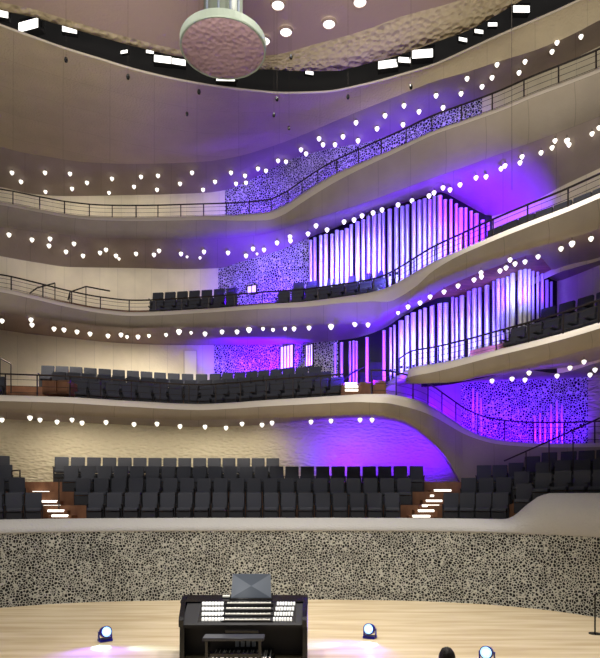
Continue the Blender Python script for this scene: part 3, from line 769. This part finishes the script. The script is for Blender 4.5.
# ------------------------------------------------------------------ stage spotlights
def stagelight(px, pyb, label, yaw, s=1.0):
    Y = CAMZ*F/(pyb-HOR); p = Vector(((px-300)/F*Y, Y, 0))
    t = thing('stage_spotlight', label, 'spotlight', p, yaw, 'stage spotlights'); t.scale = (s,)*3
    bm = bmesh.new(); bx(bm, -.15, .15, -.12, .12, 0, .06, .015); obj('base', bm, M_bluebody, t)
    for q in (-1, 1):
        bm = bmesh.new(); bx(bm, q*.15-.012, q*.15+.012, -.04, .04, .04, .24, .005); obj('yoke_arm', bm, M_bluebody, t)
    R = Matrix.Translation((0, 0, .22)) @ Matrix.Rotation(math.radians(78), 4, 'X')
    bm = bmesh.new(); lathe(bm, [(0, -.15), (.08, -.14), (.13, -.05), (.135, .12), (.12, .14), (.12, .11)], 20, M=R); h = obj('lamp_head', bm, M_bluebody, t, True)
    bm = bmesh.new(); lathe(bm, [(0, .135), (.06, .13), (.085, .118), (.118, .1)], 20, M=R); obj('lens', bm, M_glass, h, True)
    return t, p
t1, p1 = stagelight(105, 641, 'small blue stage spotlight on the floor left of the console', .65)
t2, p2 = stagelight(370, 638, 'small blue stage spotlight on the floor right of the console', -.45)
t3, p3 = stagelight(487, 663, 'blue stage spotlight at the bottom edge beside the dark-haired head', -.5)

# ------------------------------------------------------------------ person at the lower edge
def person(px, topy, Y):
    H = CAMZ-(topy-HOR)/F*Y
    t = thing('person', 'person with short dark hair, only the head top showing at the lower edge', 'person', ((px-300)/F*Y, Y, 0), PI)
    k = H/1.70
    J = {'pel': (0, 0, .93), 'bel': (0, .01, 1.08), 'che': (0, 0, 1.27), 'nb': (0, .02, 1.42), 'nk': (0, .01, 1.48),
         'sl': (-.17, .01, 1.38), 'el': (-.23, .03, 1.10), 'wl': (-.22, -.08, .87), 'hl': (-.22, -.11, .79),
         'sr': (.17, .01, 1.38), 'er': (.23, .03, 1.10), 'wr': (.22, -.08, .87), 'hr': (.22, -.11, .79),
         'tl': (-.09, 0, .88), 'kl': (-.10, -.01, .50), 'al': (-.10, .03, .10), 'fl': (-.10, -.12, .035),
         'tr': (.09, 0, .88), 'kr': (.10, -.01, .50), 'ar': (.10, .03, .10), 'fr': (.10, -.12, .035)}
    Rr = {'pel': .15, 'bel': .13, 'che': .155, 'nb': .07, 'nk': .055, 'sl': .065, 'el': .045, 'wl': .03, 'hl': .035, 'sr': .065, 'er': .045, 'wr': .03, 'hr': .035,
          'tl': .095, 'kl': .06, 'al': .042, 'fl': .04, 'tr': .095, 'kr': .06, 'ar': .042, 'fr': .04}
    E = 'pel-bel bel-che che-nb nb-nk che-sl sl-el el-wl wl-hl che-sr sr-er er-wr wr-hr pel-tl tl-kl kl-al al-fl pel-tr tr-kr kr-ar ar-fr'.split()
    names = list(J); me = bpy.data.meshes.new('body')
    me.from_pydata([tuple(c*k for c in J[n]) for n in names], [tuple(names.index(a) for a in e.split('-')) for e in E], [])
    b = link('body', me, M_cloth, t)
    md = b.modifiers.new('skin', 'SKIN'); me.skin_vertices.new() if not me.skin_vertices else None
    for n, sv in zip(names, me.skin_vertices[0].data): sv.radius = (Rr[n]*k, Rr[n]*k*(.75 if n in ('che', 'bel', 'pel') else 1)); sv.use_root = n == 'pel'
    sb = b.modifiers.new('sub', 'SUBSURF'); sb.levels = sb.render_levels = 2
    # head, ears and nose in one mesh, hair as its own part
    hz = 1.585*k
    bm = bmesh.new(); bmesh.ops.create_uvsphere(bm, u_segments=24, v_segments=16, radius=.1*k)
    for v in bm.verts:
        v.co.x *= .78; v.co.z *= 1.16; v.co.y *= .95
        if v.co.z < -.03*k: v.co.x *= 1+.9*(v.co.z+.03*k)/(.1*k)*.5; v.co.y -= .012*k
    bm.verts.ensure_lookup_table()
    lathe(bm, [(0, .02), (.012, .0), (.016, -.02), (0, -.025)], 8, (0, -.102*k, .0))
    for s in (-1, 1): lathe(bm, [(0, .03), (.012, .015), (.012, -.02), (0, -.03)], 8, (s*.08*k, .005, 0))
    for v in bm.verts: v.co.z += hz
    hd = obj('head', bm, M_skin, t, True)
    for s in (-1, 1):
        bm = bmesh.new(); bmesh.ops.create_uvsphere(bm, u_segments=10, v_segments=8, radius=.012*k)
        for v in bm.verts: v.co += Vector((s*.03*k, -.088*k, hz+.012))
        obj('eye', bm, M_ivory, hd, True)
    bm = bmesh.new(); bx(bm, -.022, .022, -.094, -.08, hz-.055, hz-.047, .002); obj('mouth', bm, mat('lips', (150, 80, 75), .5), hd)
    bm = bmesh.new(); bmesh.ops.create_uvsphere(bm, u_segments=24, v_segments=16, radius=.112*k)
    rem = [v for v in bm.verts if v.co.z < -.055*k or (v.co.y < -.05*k and v.co.z < .03*k)]
    bmesh.ops.delete(bm, geom=rem, context='VERTS')
    for v in bm.verts:
        n = math.sin(v.co.x*90)*math.cos(v.co.y*80)*.004; v.co.x *= .84; v.co.z *= 1.13; v.co *= 1+n/.1; v.co.z += hz
    hr = obj('hair', bm, M_hair, hd, True); so = hr.modifiers.new('s', 'SOLIDIFY'); so.thickness = .012
    for s in (-1, 1):       # fingers, each its own short chain from the palm
        for fi in range(5):
            bm = bmesh.new()
            if fi < 4:
                a = Vector((s*.22, -.145+.018*fi, .775)); L = [.075, .085, .08, .06][fi]
                tube(bm, [v*k for v in (a+Vector((0, 0, .03)), a+Vector((0, -.005, -L*.4)), a+Vector((-s*.01, -.01, -L*.75)), a+Vector((-s*.025, -.01, -L)))], [.0095, .009, .008, .006], 8)
                obj('finger', bm, M_skin, b, True)
            else:
                a = Vector((s*.21, -.14, .80)); tube(bm, [v*k for v in (a, a+Vector((-s*.02, -.03, -.02)), a+Vector((-s*.03, -.04, -.05)))], [.011, .010, .007], 8)
                obj('thumb', bm, M_skin, b, True)
person(447, 648, 7.0)
Ys = CAMZ*F/(634-HOR); t = thing('microphone_stand', 'thin black stand before the patterned stage wall at far right', 'stand', ((595-300)/F*Ys, Ys, 0))
bm = bmesh.new(); lathe(bm, [(0, 0), (.15, 0), (.15, .02), (.03, .04), (0, .04)], 20); obj('base', bm, M_black, t)
bm = bmesh.new(); tube(bm, [(0, 0, .03), (0, 0, 1.0)], .022, 8); obj('pole', bm, M_black, t)
bm = bmesh.new(); tube(bm, [(-.07, -.02, .93), (.05, 0, 1.03)], [.015, .03], 8); obj('clip', bm, M_black, t)

# ------------------------------------------------------------------ lights
def point(p, w, col, r=.08):
    l = bpy.data.lights.new('lamp_light', 'POINT'); l.energy = w; l.color = col; l.shadow_soft_size = r
    o = bpy.data.objects.new('lamp_light', l); o.location = p; C.objects.link(o); return o
def spot(p, tgt, w, col, ang, blend=.8, r=.2):
    l = bpy.data.lights.new('spot_light', 'SPOT'); l.energy = w; l.color = col; l.spot_size = math.radians(ang); l.spot_blend = blend; l.shadow_soft_size = r
    o = bpy.data.objects.new('spot_light', l); o.location = p; o.rotation_euler = (Vector(tgt)-Vector(p)).to_track_quat('-Z', 'Y').to_euler(); C.objects.link(o); return o
for p, w, c in LAMPS: spot(p, p+Vector((0, 1.3, -1)), w*1.1, c, 118, 1, .08)
UV_ = (.085, .001, 1.0); VI = (.13, .001, 1.0); PK = (.44, .52, 1.0)
def wash(pts, Yf, z, w, col=UV_, dy=1.0, dz=.8, ang=150):
    for x in pts:
        y = Yf(x); p = Vector(((x-300)/F*y, y, z)); spot(p, p+Vector((0, dy, dz)), w*(.55 if col == PK else 1.15), col, ang, .7, .12)
wash([245,270,295,320,345,375,405,435,455], lambda x: E5Y(x)+1.4, 15.4, 290, UV_, 1, .45, 120)
wash([262,287,325,365,400,430], lambda x: E5Y(x)+1.5, 15.5, 130, VI, 1, .3, 100)
wash([228,250,275,300], lambda x: E4Y(x)+1.9, 11.5, 640, UV_, 1, .6, 120)
wash([391,414,437,460], lambda x: E4Y(x)+1.0, 11.2, 330, UV_, 1, .6, 105)
wash([318,334,350,366,380], lambda x: E4Y(x)+1.75, 12.5, 240, UV_, 1, .3, 120)
wash([392,412,430,447], lambda x: E4Y(x)+.7, 11.0, 520, PK, 1, .3, 75)
wash([325,345,365], lambda x: E4Y(x)+1.2, 12.4, 180, PK, 1, .3, 100)
wash([485,505,525], lambda x: E4Y(x)+1.9, 11.2, 900, VI, 1, .75, 95)
wash([235,260,285,310,335], lambda x: E3Y(x)+4.8, 8.9, 560, UV_, 1, .8, 130)
wash([350,372,394], lambda x: 20.5, 7.4, 420, UV_, 1, 1, 120)
wash([412,436,460,484], lambda x: E3RY(x)+.8, 8.0, 290, UV_, 1, .8, 115)
wash([506,524,540], lambda x: E3RY(x)+1.7, 9.7, 120, UV_, 1, .3, 120)
wash([415,440,465,490], lambda x: E3RY(x)+.6, 8.0, 420, PK, 1, .3, 75)
wash([512,530], lambda x: E3RY(x)+1.3, 9.7, 150, PK, 1, .2, 100)
wash([545,566], lambda x: E3RY(x)+2.5, 9.7, 12, VI)
wash([470,495,520,545,568], lambda x: E3Y(x)+.5, 5.7, 330, UV_, 1, .5, 130)
wash([475,500,530,560], lambda x: E3RY(x)+2.2, 6.9, 60, VI, 1, .3, 140)
wash([405,425,445,462], lambda x: E3Y(x)+.5, 6.6, 330, UV_, 1, .5, 140)
wash([330,352,375,400,425,442], lambda x: SWY(x)+3.9, 4.9, 200, UV_, 1, .45, 130)
wash([345], lambda x: SWY(x)+4.2, 4.8, 16, (.8,.06,.9), 1, .3, 120)
for hx in (-6, -1, 4):  # added uplights without fixtures, brightening the ceiling shell
    spot((hx*1.2, 8, 11.5), (hx*1.5, 14.5, 18.4), 2600, (1, .93, .80), 66, .45, 1.0)
# unseen spots added high in the hall to brighten the balcony fronts
for hx in (-7, 0, 7):
    spot((hx, 2.5, 17.5), (hx*.9, 21, 9), 3300 if hx < 5 else 1200, (1, .96, .92), 75, .9, 1.2)
# floor spots
spot(p1+Vector((.0, -.3, .5)), p1+Vector((.1, -.6, 0)), 240, (.45, .85, 1), 42, .5, .04)
spot(p1+Vector((.1, -.3, .4)), p1+Vector((1.6, -.9, 0)), 170, (.45, .8, 1), 40, .8, .04)
spot(p1+Vector((0, -.35, .7)), p1+Vector((.4, -2.0, 0)), 260, (.16, .06, 1), 125, .9, .05)
spot(p2+Vector((.0, -.3, .5)), p2+Vector((-.1, -.6, 0)), 240, (.45, .85, 1), 42, .5, .04)
spot(p2+Vector((-.1, -.3, .4)), p2+Vector((-1.8, -.9, 0)), 170, (.45, .8, 1), 40, .8, .04)
spot(p2+Vector((0, -.35, .7)), p2+Vector((-1.2, -1.8, 0)), 260, (.16, .06, 1), 130, .9, .05)
spot(p2+Vector((-.2, -.2, .35)), (.2, 12.7, .9), 420, (.05, .03, 1), 30, .6, .04)
spot(p3+Vector((-.2, .0, .35)), (.10, 12.5, .75), 900, (.03, .02, 1), 9, .4, .04)
point((-1.35, 12.45, 1.62), 9, (1, .97, .92), .1)  # added fill above the key desk to brighten the keys
# house light: the roof slot floodlights and the ceiling downlights
for x in (-5, 0, 5):
    spot((x, 13.5, 18), (x*1.0, 13, 0), 6600, (1, .95, .88), 75, .8, .8)
w = bpy.data.worlds.new('world'); SC.world = w; w.use_nodes = True
w.node_tree.nodes['Background'].inputs[0].default_value = (.90, .87, .83, 1); w.node_tree.nodes['Background'].inputs[1].default_value = .20

# ------------------------------------------------------------------ camera
cam = bpy.data.cameras.new('camera'); co = bpy.data.objects.new('camera', cam); C.objects.link(co)
co.location = (0, 0, CAMZ); co.rotation_euler = (PI/2, 0, 0)
cam.sensor_fit = 'HORIZONTAL'; cam.sensor_width = 36; cam.lens = 36; cam.shift_y = (HOR-329)/600; cam.clip_end = 200
SC.camera = co
SC.view_settings.view_transform = 'Standard'; SC.view_settings.look = 'None'; SC.view_settings.gamma = 1; SC.view_settings.exposure = 0
